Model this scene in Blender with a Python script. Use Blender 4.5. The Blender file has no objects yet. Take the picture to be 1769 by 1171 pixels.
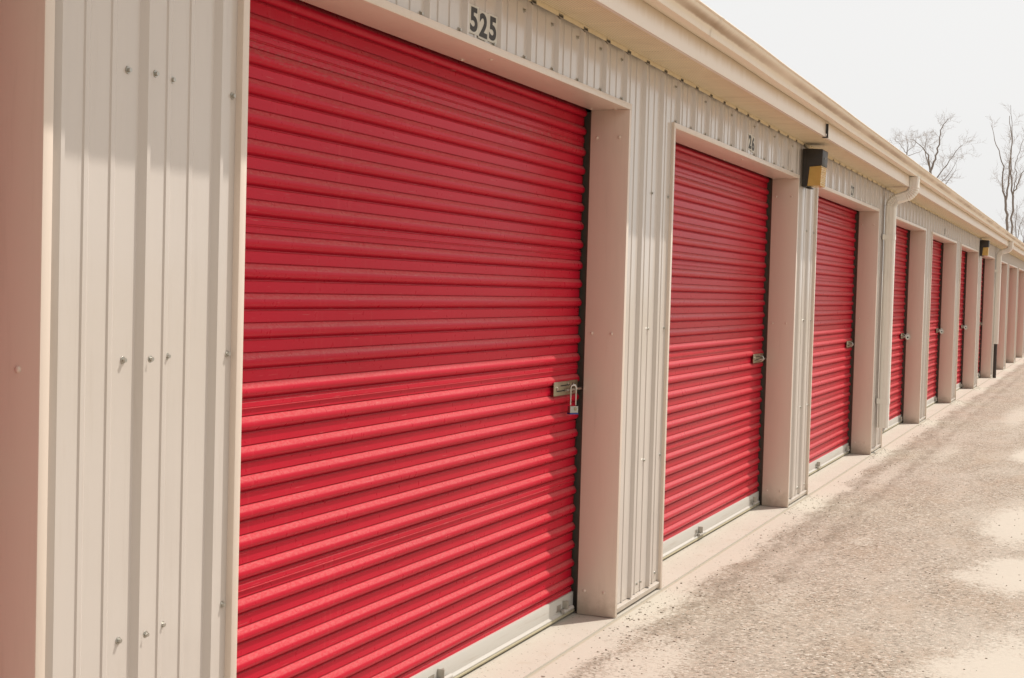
import bpy, bmesh, math, random
from mathutils import Vector, Matrix
R = math.radians
SC = bpy.context.scene
COL = SC.collection
random.seed(7)

# ------------------------------------------------------------------ camera
cam_d = bpy.data.cameras.new("camera")
cam_d.sensor_width = 36.0
cam_d.lens = 49.92
cam_d.clip_start = 0.05
cam_d.clip_end = 5000
cam = bpy.data.objects.new("camera", cam_d)
COL.objects.link(cam)
yaw, pitch, roll = R(22.627), R(2.0417), R(1.548)
F = Vector((-math.sin(yaw) * math.cos(pitch), math.cos(yaw) * math.cos(pitch), -math.sin(pitch)))
Rt = F.cross(Vector((0, 0, 1))).normalized()
Up = Rt.cross(F)
R2 = Rt * math.cos(roll) + Up * math.sin(roll)
U2 = -Rt * math.sin(roll) + Up * math.cos(roll)
CAM = Vector((1.9929, 0.0, 1.4850))
m = Matrix.Identity(4)
for i in range(3):
    m[i][0] = R2[i]; m[i][1] = U2[i]; m[i][2] = -F[i]; m[i][3] = CAM[i]
cam.matrix_world = m
SC.camera = cam

# ------------------------------------------------------------------ world, sun, exposure
SUN = Vector((1.0, 1.40, 2.72)).normalized()
SUN_EL = math.asin(SUN.z)
SUN_AZ = math.atan2(SUN.x, SUN.y)
w = bpy.data.worlds.new("World")
SC.world = w
w.use_nodes = True
nt = w.node_tree
nt.nodes.clear()
out = nt.nodes.new("ShaderNodeOutputWorld")
bg = nt.nodes.new("ShaderNodeBackground")
sky = nt.nodes.new("ShaderNodeTexSky")
sky.sky_type = 'NISHITA'
sky.sun_disc = False
sky.sun_elevation = SUN_EL
sky.sun_rotation = SUN_AZ
sky.dust_density = 4.0
sky.air_density = 1.0
hs = nt.nodes.new("ShaderNodeHueSaturation")
hs.inputs["Saturation"].default_value = 0.10
mx = nt.nodes.new("ShaderNodeMix"); mx.data_type = 'RGBA'
mx.inputs[0].default_value = 0.86           # thin bright overcast veil, brighter round the sun
tc = nt.nodes.new("ShaderNodeTexCoord")
dt = nt.nodes.new("ShaderNodeVectorMath"); dt.operation = 'DOT_PRODUCT'
nt.links.new(tc.outputs["Generated"], dt.inputs[0])
dt.inputs[1].default_value = (math.sin(SUN_AZ), math.cos(SUN_AZ), 0)
mr = nt.nodes.new("ShaderNodeMapRange")
nt.links.new(dt.outputs["Value"], mr.inputs[0])
mr.inputs[1].default_value = -0.7; mr.inputs[2].default_value = 0.45
vl = nt.nodes.new("ShaderNodeMix"); vl.data_type = 'RGBA'
nt.links.new(mr.outputs[0], vl.inputs[0])
vl.inputs[6].default_value = (3.6, 3.54, 3.44, 1)
vl.inputs[7].default_value = (6.75, 6.7, 6.62, 1)
nt.links.new(vl.outputs[2], mx.inputs[7])
nt.links.new(sky.outputs[0], hs.inputs["Color"])
nt.links.new(hs.outputs[0], mx.inputs[6])
nt.links.new(mx.outputs[2], bg.inputs[0])
bg.inputs[1].default_value = 0.10
nt.links.new(bg.outputs[0], out.inputs[0])

sl = bpy.data.lights.new("sun", 'SUN')
sl.energy = 2.6
sl.angle = R(0.6)
sl.color = (1.0, 0.965, 0.905)
so = bpy.data.objects.new("sun", sl)
COL.objects.link(so)
so.rotation_euler = SUN.to_track_quat('Z', 'Y').to_euler()
so.location = (20, 20, 40)

vs = SC.view_settings
vs.view_transform = 'Standard'
vs.look = 'None'
vs.gamma = 1
vs.use_curve_mapping = False
vs.exposure = 0.45
SC.cycles.diffuse_bounces = 2
SC.cycles.max_bounces = 6

# ------------------------------------------------------------------ layout constants (metres)
P = 3.7879            # bay length
Y0 = 2.2914           # near face of the right jamb of bay 0
W = 3.05              # clear door width
H = 2.298             # clear door height
N0, N1 = -1, 12
SOF = 2.56            # soffit height
def RE(n): return Y0 + n * P
def LE(n): return RE(n) - W
YS = LE(N0) - 0.74
YE = RE(N1) + 0.74

# ------------------------------------------------------------------ material helpers
def new_mat(name):
    mt = bpy.data.materials.new(name)
    mt.use_nodes = True
    t = mt.node_tree
    b = t.nodes["Principled BSDF"]
    return mt, t, b
def N(t, typ, **kw):
    n = t.nodes.new(typ)
    for k, v in kw.items():
        setattr(n, k, v)
    return n
def L(t, a, b): t.links.new(a, b)
def val(t, op, a, b=None, c=None, clamp=False):
    n = N(t, "ShaderNodeMath", operation=op); n.use_clamp = clamp
    for i, x in enumerate((a, b, c)):
        if x is None: continue
        if isinstance(x, (int, float)): n.inputs[i].default_value = x
        else: L(t, x, n.inputs[i])
    return n.outputs[0]
def mix(t, fac, a, b, blend='MIX'):
    n = N(t, "ShaderNodeMix", data_type='RGBA', blend_type=blend)
    for i, x in ((0, fac), (6, a), (7, b)):
        if isinstance(x, (int, float)): n.inputs[i].default_value = x
        elif isinstance(x, tuple): n.inputs[i].default_value = (*x, 1) if len(x) == 3 else x
        else: L(t, x, n.inputs[i])
    return n.outputs[2]
def step(t, x, lo, hi):
    n = N(t, "ShaderNodeMapRange", interpolation_type='SMOOTHSTEP')
    L(t, x, n.inputs[0])
    n.inputs[1].default_value = lo; n.inputs[2].default_value = hi
    return n.outputs[0]
def noise(t, vec, scale, detail=3, rough=0.55, dist=0.0):
    n = N(t, "ShaderNodeTexNoise")
    n.inputs["Scale"].default_value = scale
    n.inputs["Detail"].default_value = detail
    n.inputs["Roughness"].default_value = rough
    n.inputs["Distortion"].default_value = dist
    L(t, vec, n.inputs["Vector"])
    return n.outputs[0]
def pos(t):
    return N(t, "ShaderNodeNewGeometry").outputs["Position"]
def scaled(t, v, s):
    n = N(t, "ShaderNodeVectorMath", operation='MULTIPLY')
    L(t, v, n.inputs[0]); n.inputs[1].default_value = s
    return n.outputs[0]
def bump(t, b, h, strength, dist):
    n = N(t, "ShaderNodeBump")
    n.inputs["Strength"].default_value = strength
    n.inputs["Distance"].default_value = dist
    L(t, h, n.inputs["Height"])
    L(t, n.outputs[0], b.inputs["Normal"])

def painted(name, col, rough=0.38, dirt=(0.36, 0.27, 0.19), dirt_amt=0.25, streak=True, spec=0.5, wave=0.0):
    mt, t, b = new_mat(name)
    p = pos(t)
    n1 = noise(t, scaled(t, p, (6, 6, 1.2) if streak else (6, 0.6, 6)), 1.0, 4)
    n2 = noise(t, p, 60, 2)
    c = mix(t, step(t, n1, 0.5, 0.85), col, tuple(x * 0.92 for x in col))
    f = val(t, 'MULTIPLY', step(t, noise(t, scaled(t, p, (30, 30, 2.2) if streak else (30, 1.5, 30)), 1.0, 5, 0.7), 0.52, 0.8), dirt_amt)
    c = mix(t, f, c, dirt)
    if streak:
        sp = N(t, "ShaderNodeSeparateXYZ"); L(t, p, sp.inputs[0])
        zz = val(t, 'ADD', sp.outputs[2], val(t, 'MULTIPLY_ADD', noise(t, p, 14, 5, 0.75), 0.24, -0.12))
        low = val(t, 'SUBTRACT', 1.0, step(t, zz, -0.01, 0.13))
        c = mix(t, val(t, 'MULTIPLY', low, 0.5), c, (0.40, 0.31, 0.215))
    L(t, c, b.inputs["Base Color"])
    L(t, val(t, 'MULTIPLY_ADD', n2, 0.12, rough - 0.06), b.inputs["Roughness"])
    b.inputs["Specular IOR Level"].default_value = spec
    if wave:
        bump(t, b, noise(t, scaled(t, p, (2, 2, 5)), 1.0, 2), wave, 0.01)
    return mt

M = {}
M['siding'] = painted("painted_ribbed_steel", (0.665, 0.59, 0.525), 0.16, dirt_amt=0.14, wave=0.12, spec=0.7)
M['trim'] = painted("painted_jamb_steel", (0.79, 0.66, 0.55), 0.34, dirt_amt=0.14, wave=0.05)
M['down'] = painted("cream_downspout", (0.93, 0.875, 0.785), 0.38, dirt=(0.35, 0.28, 0.2), dirt_amt=0.3)
M['rail'] = painted("door_rail_aluminium", (0.56, 0.52, 0.46), 0.5, dirt_amt=0.6, streak=False)
M['roof'] = painted("roof_steel", (0.62, 0.58, 0.52), 0.5)

def gutter_mat():
    mt, t, b = new_mat("stained_gutter_aluminium")
    p = pos(t)
    sep = N(t, "ShaderNodeSeparateXYZ"); L(t, p, sep.inputs[0])
    base = (0.89, 0.755, 0.595)
    # brown water stains that follow the ogee, ragged along the run
    ragged = noise(t, scaled(t, p, (1, 14, 1)), 1.0, 5, 0.7)
    z = val(t, 'MULTIPLY_ADD', ragged, 0.009, sep.outputs[2])
    band = val(t, 'MULTIPLY', step(t, z, 2.690, 2.697), val(t, 'SUBTRACT', 1.0, step(t, z, 2.702, 2.722)))
    n = step(t, noise(t, scaled(t, p, (1, 0.7, 1)), 1.0, 3, 0.6), 0.30, 0.70)
    c = mix(t, val(t, 'MULTIPLY', val(t, 'MULTIPLY', band, n), 0.92), base, (0.33, 0.20, 0.10))
    drip = step(t, noise(t, scaled(t, p, (20, 40, 1.5)), 1.0, 4, 0.6), 0.58, 0.8)
    c = mix(t, val(t, 'MULTIPLY', drip, 0.4), c, (0.40, 0.29, 0.18))
    L(t, c, b.inputs["Base Color"])
    b.inputs["Roughness"].default_value = 0.42
    return mt
M['gutter'] = gutter_mat()
def fascia_mat():
    mt, t, b = new_mat("cream_fascia_aluminium")
    p = pos(t)
    sep = N(t, "ShaderNodeSeparateXYZ"); L(t, p, sep.inputs[0])
    # tan run-off stain hanging in ragged streaks from the gutter seam
    rag = noise(t, scaled(t, p, (1, 22, 0.6)), 1.0, 4, 0.6)
    z = val(t, 'MULTIPLY_ADD', rag, 0.07, sep.outputs[2])
    stain = val(t, 'MULTIPLY', step(t, z, 2.622, 2.69), val(t, 'MULTIPLY_ADD', noise(t, scaled(t, p, (1, 1.5, 1)), 1.0, 3), 0.7, 0.35), clamp=True)
    c = mix(t, val(t, 'MULTIPLY', stain, 0.85), (0.90, 0.785, 0.675), (0.68, 0.51, 0.32))
    L(t, c, b.inputs["Base Color"])
    b.inputs["Roughness"].default_value = 0.4
    return mt
M['fascia'] = fascia_mat()

def soffit_mat():
    mt, t, b = new_mat("perforated_soffit")
    p = pos(t)
    sep = N(t, "ShaderNodeSeparateXYZ"); L(t, p, sep.inputs[0])
    def cell(o, pitch):
        f = val(t, 'FRACT', val(t, 'DIVIDE', val(t, 'ADD', o, 100.0), pitch))
        return val(t, 'SUBTRACT', f, 0.5)
    u, v = cell(sep.outputs[0], 0.0125), cell(sep.outputs[1], 0.0125)
    r = val(t, 'SQRT', val(t, 'ADD', val(t, 'MULTIPLY', u, u), val(t, 'MULTIPLY', v, v)))
    hole = val(t, 'SUBTRACT', 1.0, step(t, r, 0.15, 0.24))
    seam = val(t, 'ABSOLUTE', cell(val(t, 'ADD', sep.outputs[1], 0.2475), 0.305))
    near = val(t, 'SUBTRACT', 1.0, step(t, seam, 0.02, 0.03))
    hole = val(t, 'MULTIPLY', hole, val(t, 'SUBTRACT', 1.0, near))
    c = mix(t, step(t, noise(t, p, 7, 4), 0.45, 0.8), (0.84, 0.69, 0.46), (0.76, 0.61, 0.40))
    c = mix(t, val(t, 'MULTIPLY', hole, 0.75), c, (0.10, 0.075, 0.05))
    L(t, c, b.inputs["Base Color"])
    b.inputs["Roughness"].default_value = 0.5
    return mt
M['soffit'] = soffit_mat()

def door_mat():
    mt, t, b = new_mat("red_door_paint")
    p = pos(t)
    big = noise(t, scaled(t, p, (1, 0.8, 1.6)), 1.0, 3)
    c = mix(t, step(t, big, 0.3, 0.75), (0.585, 0.012, 0.036), (0.53, 0.011, 0.031))
    streak = step(t, noise(t, scaled(t, p, (1, 55, 1.1)), 1.0, 2, 0.5), 0.60, 0.78)
    c = mix(t, val(t, 'MULTIPLY', streak, 0.10), c, (0.70, 0.16, 0.15))
    scuff = step(t, noise(t, scaled(t, p, (20, 9, 260)), 1.0, 2, 0.5), 0.70, 0.76)
    c = mix(t, val(t, 'MULTIPLY', scuff, 0.30), c, (0.72, 0.30, 0.28))
    oi = N(t, "ShaderNodeObjectInfo")
    c = mix(t, val(t, 'MULTIPLY', oi.outputs["Random"], 0.10), c, (0.46, 0.06, 0.06))      # each door has faded differently
    # chalky rubbed dust along the top of the sheet seams
    sep = N(t, "ShaderNodeSeparateXYZ"); L(t, p, sep.inputs[0])
    dz = val(t, 'ABSOLUTE', val(t, 'SUBTRACT', sep.outputs[2], 2.13))
    rub = val(t, 'MULTIPLY', val(t, 'SUBTRACT', 1.0, step(t, dz, 0.012, 0.045)),
              step(t, noise(t, scaled(t, p, (60, 45, 160)), 1.0, 3, 0.7), 0.44, 0.7))
    c = mix(t, val(t, 'MULTIPLY', rub, 0.45), c, (0.42, 0.16, 0.13))
    # pollen dust on upward slopes of the rolls, their pale sky highlight painted in
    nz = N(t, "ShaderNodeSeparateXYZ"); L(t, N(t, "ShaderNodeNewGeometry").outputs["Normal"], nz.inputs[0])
    dust_highlight = val(t, 'MULTIPLY', step(t, nz.outputs[2], 0.22, 0.60),
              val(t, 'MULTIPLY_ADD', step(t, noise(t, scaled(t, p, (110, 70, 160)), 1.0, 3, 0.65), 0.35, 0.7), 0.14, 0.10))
    c = mix(t, dust_highlight, c, (0.72, 0.44, 0.38))
    L(t, c, b.inputs["Base Color"])
    L(t, val(t, 'MULTIPLY_ADD', noise(t, p, 40, 3), 0.10, 0.24), b.inputs["Roughness"])
    b.inputs["Specular IOR Level"].default_value = 0.10
    return mt
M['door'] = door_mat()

def plain(name, col, rough=0.5, metal=0.0, spec=0.5, var=0.0, vs_=40):
    mt, t, b = new_mat(name)
    if var:
        c = mix(t, noise(t, pos(t), vs_, 4), tuple(x * (1 - var) for x in col), tuple(min(1, x * (1 + var)) for x in col))
        L(t, c, b.inputs["Base Color"])
    else:
        b.inputs["Base Color"].default_value = (*col, 1)
    b.inputs["Roughness"].default_value = rough
    b.inputs["Metallic"].default_value = metal
    b.inputs["Specular IOR Level"].default_value = spec
    return mt
M['black'] = plain("black_guide_vinyl", (0.022, 0.020, 0.018), 0.5, var=0.3)
M['housing'] = plain("dark_bronze_housing", (0.030, 0.025, 0.021), 0.45, var=0.25, vs_=15)
M['zinc'] = plain("zinc_plated_steel", (0.50, 0.48, 0.43), 0.38, 0.85, var=0.15, vs_=60)
M['guide'] = plain("galvanised_guide", (0.20, 0.17, 0.14), 0.5, 0.4, var=0.2)
M['brass'] = plain("yellow_zinc_latch", (0.34, 0.295, 0.20), 0.42, 0.8, var=0.25, vs_=90)
M['steel'] = plain("bright_steel", (0.60, 0.575, 0.52), 0.32, 0.95)
M['slot'] = plain("dark_slot", (0.02, 0.015, 0.012), 0.8)
M['seal'] = plain("rubber_door_seal", (0.46, 0.40, 0.26), 0.7, var=0.2)
M['blue'] = plain("blue_bumper", (0.03, 0.05, 0.22), 0.5)
M['decal'] = plain("white_decal", (0.70, 0.66, 0.58), 0.55, var=0.05)
M['digit'] = plain("black_vinyl_digit", (0.030, 0.024, 0.020), 0.55)
M['inner'] = plain("interior_steel", (0.25, 0.23, 0.2), 0.7)
M['pipe'] = plain("black_drain_pipe", (0.045, 0.032, 0.026), 0.5, var=0.2)

def lens_mat():
    mt, t, b = new_mat("amber_prismatic_lens")
    p = pos(t)
    sep = N(t, "ShaderNodeSeparateXYZ"); L(t, p, sep.inputs[0])
    c = mix(t, noise(t, p, 25, 3), (0.58, 0.35, 0.085), (0.78, 0.52, 0.17))
    L(t, c, b.inputs["Base Color"])
    b.inputs["Roughness"].default_value = 0.22
    b.inputs["Subsurface Weight"].default_value = 0.25
    b.inputs["Subsurface Radius"].default_value = (0.02, 0.012, 0.005)
    wv = val(t, 'SINE', val(t, 'MULTIPLY', sep.outputs[2], 900))
    bump(t, b, wv, 0.25, 0.002)
    return mt
M['lens'] = lens_mat()

def concrete_mat():
    mt, t, b = new_mat("dusty_concrete")
    p = pos(t)
    c = mix(t, noise(t, p, 2.2, 5, 0.6), (0.525, 0.47, 0.39), (0.60, 0.545, 0.465))
    c = mix(t, val(t, 'MULTIPLY', step(t, noise(t, p, 9, 6, 0.7), 0.52, 0.72), 0.45), c, (0.49, 0.405, 0.31))
    g = noise(t, p, 240, 2)
    c = mix(t, val(t, 'MULTIPLY', step(t, g, 0.56, 0.7), 0.35), c, (0.36, 0.30, 0.23))
    specks = step(t, noise(t, p, 75, 1), 0.70, 0.74)
    c = mix(t, val(t, 'MULTIPLY', specks, 0.8), c, (0.16, 0.13, 0.09))
    L(t, c, b.inputs["Base Color"])
    b.inputs["Roughness"].default_value = 0.9
    b.inputs["Specular IOR Level"].default_value = 0.2
    bump(t, b, g, 0.25, 0.004)
    return mt
M['concrete'] = concrete_mat()

SAND = [  # centre x, y, radius x, radius y : dried silt puddles on the drive
    (1.80, 5.75, 0.46, 1.05), (1.64, 8.20, 0.38, 0.62), (1.50, 10.15, 0.24, 1.15),
    (1.42, 14.7, 0.26, 0.9), (0.66, 8.85, 0.10, 0.22), (0.35, 12.3, 0.10, 1.6),
    (0.55, 6.95, 0.16, 0.55), (1.0, 19.5, 0.22, 2.2), (0.62, 14.6, 0.13, 1.4), (0.34, 5.35, 0.22, 0.7)]
SAND_AMT = [.95, .95, .9, .9, .45, .5, .4, .6, .45, .7]

def asphalt_mat():
    mt, t, b = new_mat("weathered_asphalt")
    p = pos(t)
    sep = N(t, "ShaderNodeSeparateXYZ"); L(t, p, sep.inputs[0])
    X, Y = sep.outputs[0], sep.outputs[1]
    vor = N(t, "ShaderNodeTexVoronoi"); vor.inputs["Scale"].default_value = 85
    L(t, p, vor.inputs["Vector"])
    rnd = N(t, "ShaderNodeSeparateColor"); L(t, vor.outputs["Color"], rnd.inputs[0])
    ramp = N(t, "ShaderNodeValToRGB")
    cr = ramp.color_ramp
    pts = [(0.0, (0.15, 0.115, 0.083)), (0.13, (0.33, 0.265, 0.20)), (0.40, (0.46, 0.385, 0.305)),
           (0.68, (0.54, 0.455, 0.365)), (0.84, (0.55, 0.415, 0.315)), (1.0, (0.82, 0.76, 0.66))]
    cr.elements[0].position = 0; cr.elements[0].color = (*pts[0][1], 1)
    cr.elements[1].position = 1; cr.elements[1].color = (*pts[-1][1], 1)
    for q, c_ in pts[1:-1]:
        e = cr.elements.new(q); e.color = (*c_, 1)
    L(t, rnd.outputs[0], ramp.inputs[0])
    fine = noise(t, p, 420, 2, 0.6)
    c = ramp.outputs[0]
    c = mix(t, step(t, fine, 0.35, 0.65), mix(t, 1.0, c, (0.68, 0.67, 0.66), 'MULTIPLY'), c)
    pits = step(t, noise(t, p, 150, 2, 0.6), 0.62, 0.70)
    c = mix(t, val(t, 'MULTIPLY', pits, 0.75), c, (0.13, 0.10, 0.075))
    big = noise(t, scaled(t, p, (2.2, 0.7, 1)), 1.0, 5, 0.6)
    c = mix(t, val(t, 'MULTIPLY', step(t, big, 0.38, 0.75), 0.55), c, (0.57, 0.505, 0.425))
    rust = noise(t, scaled(t, p, (1.4, 0.6, 1)), 1.7, 4, 0.6)
    c = mix(t, val(t, 'MULTIPLY', step(t, rust, 0.48, 0.72), 0.45), c, (0.44, 0.33, 0.24))
    # wash of silt beside the slab
    e1 = noise(t, scaled(t, p, (3.2, 1.1, 1)), 1.0, 6, 0.68)
    e2 = noise(t, p, 60, 3, 0.7)
    xe = val(t, 'ADD', X, val(t, 'ADD', val(t, 'MULTIPLY_ADD', e1, 0.46, -0.23), val(t, 'MULTIPLY_ADD', e2, 0.12, -0.06)))
    dark = val(t, 'MULTIPLY', step(t, xe, 0.13, 0.20), val(t, 'SUBTRACT', 1.0, step(t, xe, 0.24, 0.36)))
    c = mix(t, val(t, 'MULTIPLY', dark, val(t, 'MULTIPLY', step(t, noise(t, scaled(t, p, (14, 5, 1)), 1.0, 5, 0.75), 0.36, 0.60), 0.50)), c, (0.20, 0.155, 0.11))
    xe2 = val(t, 'ADD', X, val(t, 'ADD', val(t, 'MULTIPLY_ADD', e1, 0.22, -0.11), val(t, 'MULTIPLY_ADD', e2, -0.22, 0.11)))
    d2 = val(t, 'MULTIPLY', step(t, xe2, 0.40, 0.44), val(t, 'SUBTRACT', 1.0, step(t, xe2, 0.46, 0.55)))
    c = mix(t, val(t, 'MULTIPLY', d2, val(t, 'MULTIPLY', step(t, noise(t, scaled(t, p, (9, 3, 1)), 1.0, 4, 0.7), 0.36, 0.62), 0.50)), c, (0.20, 0.15, 0.105))
    silt_c = mix(t, fine, (0.525, 0.465, 0.385), (0.60, 0.54, 0.455))
    m_ = val(t, 'SUBTRACT', 1.0, step(t, xe, 0.04, 0.30))
    wob = noise(t, p, 3.2, 4, 0.6)
    for (cx, cy, rx, ry), amt in zip(SAND, SAND_AMT):
        u = val(t, 'DIVIDE', val(t, 'SUBTRACT', X, cx), rx)
        v = val(t, 'DIVIDE', val(t, 'SUBTRACT', Y, cy), ry)
        r = val(t, 'SQRT', val(t, 'ADD', val(t, 'MULTIPLY', u, u), val(t, 'MULTIPLY', v, v)))
        r = val(t, 'ADD', r, val(t, 'ADD', val(t, 'MULTIPLY_ADD', wob, 1.2, -0.6), val(t, 'MULTIPLY_ADD', e2, 0.5, -0.25)))
        k = val(t, 'MULTIPLY', val(t, 'SUBTRACT', 1.0, step(t, r, 0.30, 1.45)), amt)
        m_ = val(t, 'MAXIMUM', m_, k)
    # stones keep showing through the thin silt
    m_ = step(t, val(t, 'SUBTRACT', val(t, 'MULTIPLY', m_, 1.75), val(t, 'MULTIPLY', rnd.outputs[1], 0.75)), 0.0, 1.0)
    m_ = val(t, 'MULTIPLY', m_, 0.93)
    c = mix(t, m_, c, silt_c)
    jn = val(t, 'SUBTRACT', 1.0, step(t, val(t, 'ADD', X, val(t, 'MULTIPLY_ADD', e2, 0.014, -0.007)), 0.004, 0.016))
    c = mix(t, val(t, 'MULTIPLY', jn, 0.65), c, (0.40, 0.325, 0.23))
    leaf = step(t, noise(t, scaled(t, p, (1, 0.7, 1)), 85, 1), 0.73, 0.755)
    near = val(t, 'SUBTRACT', 1.0, step(t, xe, 0.3, 0.9))
    c = mix(t, val(t, 'MULTIPLY', leaf, val(t, 'MULTIPLY', near, 0.75)), c, (0.12, 0.095, 0.06))
    L(t, c, b.inputs["Base Color"])
    b.inputs["Roughness"].default_value = 0.88
    b.inputs["Specular IOR Level"].default_value = 0.25
    inv = val(t, 'SUBTRACT', 1.0, m_)
    hgt = val(t, 'MULTIPLY', val(t, 'ADD', val(t, 'MULTIPLY', vor.outputs["Distance"], -1.0), fine), inv)
    bump(t, b, hgt, 0.55, 0.006)
    return mt
M['asphalt'] = asphalt_mat()

def ground_mat():
    mt, t, b = new_mat("dry_winter_ground")
    p = pos(t)
    c = mix(t, noise(t, p, 0.6, 6, 0.65), (0.20, 0.155, 0.085), (0.36, 0.29, 0.18))
    L(t, c, b.inputs["Base Color"])
    b.inputs["Roughness"].default_value = 0.95
    return mt
M['ground'] = ground_mat()
def bark_mat(name, a, bb):
    mt, t, b = new_mat(name)
    c = mix(t, noise(t, scaled(t, pos(t), (8, 8, 2)), 1.0, 4), a, bb)
    L(t, c, b.inputs["Base Color"])
    b.inputs["Roughness"].default_value = 0.9
    return mt
M['bark'] = bark_mat("grey_brown_bark", (0.26, 0.215, 0.195), (0.38, 0.325, 0.30))
M['twig'] = bark_mat("pale_twig_bark", (0.38, 0.31, 0.28), (0.50, 0.43, 0.39))

# ------------------------------------------------------------------ mesh helpers
class MB:
    def __init__(s): s.v, s.f = [], []
    def box(s, x0, x1, y0, y1, z0, z1):
        i = len(s.v)
        s.v += [(x, y, z) for x in (x0, x1) for y in (y0, y1) for z in (z0, z1)]
        for q in ((0, 1, 3, 2), (4, 6, 7, 5), (0, 4, 5, 1), (2, 3, 7, 6), (0, 2, 6, 4), (1, 5, 7, 3)):
            s.f.append(tuple(i + k for k in q))
    def sweep(s, prof, a, b, axis, closed=False, caps=False):
        """profile of 2-D points extruded from a to b along axis ('y': (x,z) profile; 'z': (x,y) profile)"""
        i = len(s.v); n = len(prof)
        for t in (a, b):
            for p in prof:
                s.v.append((p[0], t, p[1]) if axis == 'y' else (p[0], p[1], t))
        for k in range(n if closed else n - 1):
            j = (k + 1) % n
            s.f.append((i + k, i + j, i + n + j, i + n + k))
        if caps:
            s.f.append(tuple(i + k for k in range(n)))
            s.f.append(tuple(i + n + k for k in reversed(range(n))))
    def tube(s, pts, rad, seg=8, cap=True, squash=None):
        """round tube along pts; rad is a number or list"""
        i0 = len(s.v); n = len(pts)
        rads = rad if isinstance(rad, (list, tuple)) else [rad] * n
        prev = None
        for k, p in enumerate(pts):
            p = Vector(p)
            d = (Vector(pts[min(k + 1, n - 1)]) - Vector(pts[max(k - 1, 0)])).normalized()
            if prev is None:
                a = d.orthogonal().normalized()
            else:
                a = (prev - d * prev.dot(d)).normalized()
            prev = a
            bb = d.cross(a)
            for q in range(seg):
                an = 2 * math.pi * q / seg
                s.v.append(tuple(p + (a * math.cos(an) + bb * math.sin(an)) * rads[k]))
        for k in range(n - 1):
            for q in range(seg):
                r = (q + 1) % seg
                s.f.append((i0 + k * seg + q, i0 + k * seg + r, i0 + (k + 1) * seg + r, i0 + (k + 1) * seg + q))
        if cap:
            s.f.append(tuple(i0 + q for q in reversed(range(seg))))
            s.f.append(tuple(i0 + (n - 1) * seg + q for q in range(seg)))
    def rings(s, rings, cap=True):
        i0 = len(s.v); n = len(rings[0])
        for r in rings: s.v += [tuple(p) for p in r]
        for k in range(len(rings) - 1):
            for q in range(n):
                r = (q + 1) % n
                s.f.append((i0 + k * n + q, i0 + k * n + r, i0 + (k + 1) * n + r, i0 + (k + 1) * n + q))
        if cap:
            s.f.append(tuple(i0 + q for q in reversed(range(n))))
            s.f.append(tuple(i0 + (len(rings) - 1) * n + q for q in range(n)))
    def notch(s, ztop, depth, xr):
        """lower the top edge of a vertical sheet where its ribs stand out"""
        s.v = [(x, y, z - depth if abs(z - ztop) < 1e-6 and x > xr else z) for x, y, z in s.v]
    def mesh(s, name, mat, smooth=None, bevel=0.0, fix=True):
        me = bpy.data.meshes.new(name)
        me.from_pydata(s.v, [], s.f)
        me.materials.append(mat)
        if fix or bevel:
            bm = bmesh.new(); bm.from_mesh(me)
            if fix: bmesh.ops.recalc_face_normals(bm, faces=bm.faces)
            if bevel:
                bmesh.ops.bevel(bm, geom=[e for e in bm.edges if len(e.link_faces) == 2 and e.calc_face_angle(0) > 0.6],
                                offset=bevel, segments=2, affect='EDGES', profile=0.5)
            bm.to_mesh(me); bm.free()
        if smooth is not None:
            for p in me.polygons: p.use_smooth = True
            me.set_sharp_from_angle(angle=R(smooth))
        me.update()
        return me
def obj(name, me, parent=None, loc=(0, 0, 0), rot=(0, 0, 0)):
    o = bpy.data.objects.new(name, me)
    COL.objects.link(o)
    o.location = loc; o.rotation_euler = rot
    if parent: o.parent = parent
    return o
def build(name, mb, mat, parent=None, loc=(0, 0, 0), smooth=None, bevel=0.0, rot=(0, 0, 0), fix=True):
    return obj(name, mb.mesh(name, mat, smooth, bevel, fix), parent, loc, rot)
def thing(name, label, cat, loc=(0, 0, 0), rotz=0, group=None):
    o = obj(name, None, None, loc, (0, 0, rotz))
    o.empty_display_size = 0.1
    o['label'] = label; o['category'] = cat
    if group: o['group'] = group
    return o
def structure(name, mb, mat):
    o = build(name, mb, mat)
    o['kind'] = 'structure'
    return o

# ------------------------------------------------------------------ ground
g = MB(); g.v = [(-1500, -1500, -0.02), (1500, -1500, -0.02), (1500, 1500, -0.02), (-1500, 1500, -0.02)]; g.f = [(0, 1, 2, 3)]
structure("ground", g, M['ground'])
g = MB(); g.v = [(0.0, -14, -0.005), (7.5, -14, -0.005), (7.5, 75, -0.005), (0.0, 75, -0.005)]; g.f = [(0, 1, 2, 3)]
structure("driveway", g, M['asphalt'])
# concrete floor slab whose rim shows as a sill in every doorway, and the strip of apron before it
g = MB()
g.box(-9.0, 0.0, YS, YE, -0.20, 0.004)
structure("pavement", g, M['concrete'])

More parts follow.
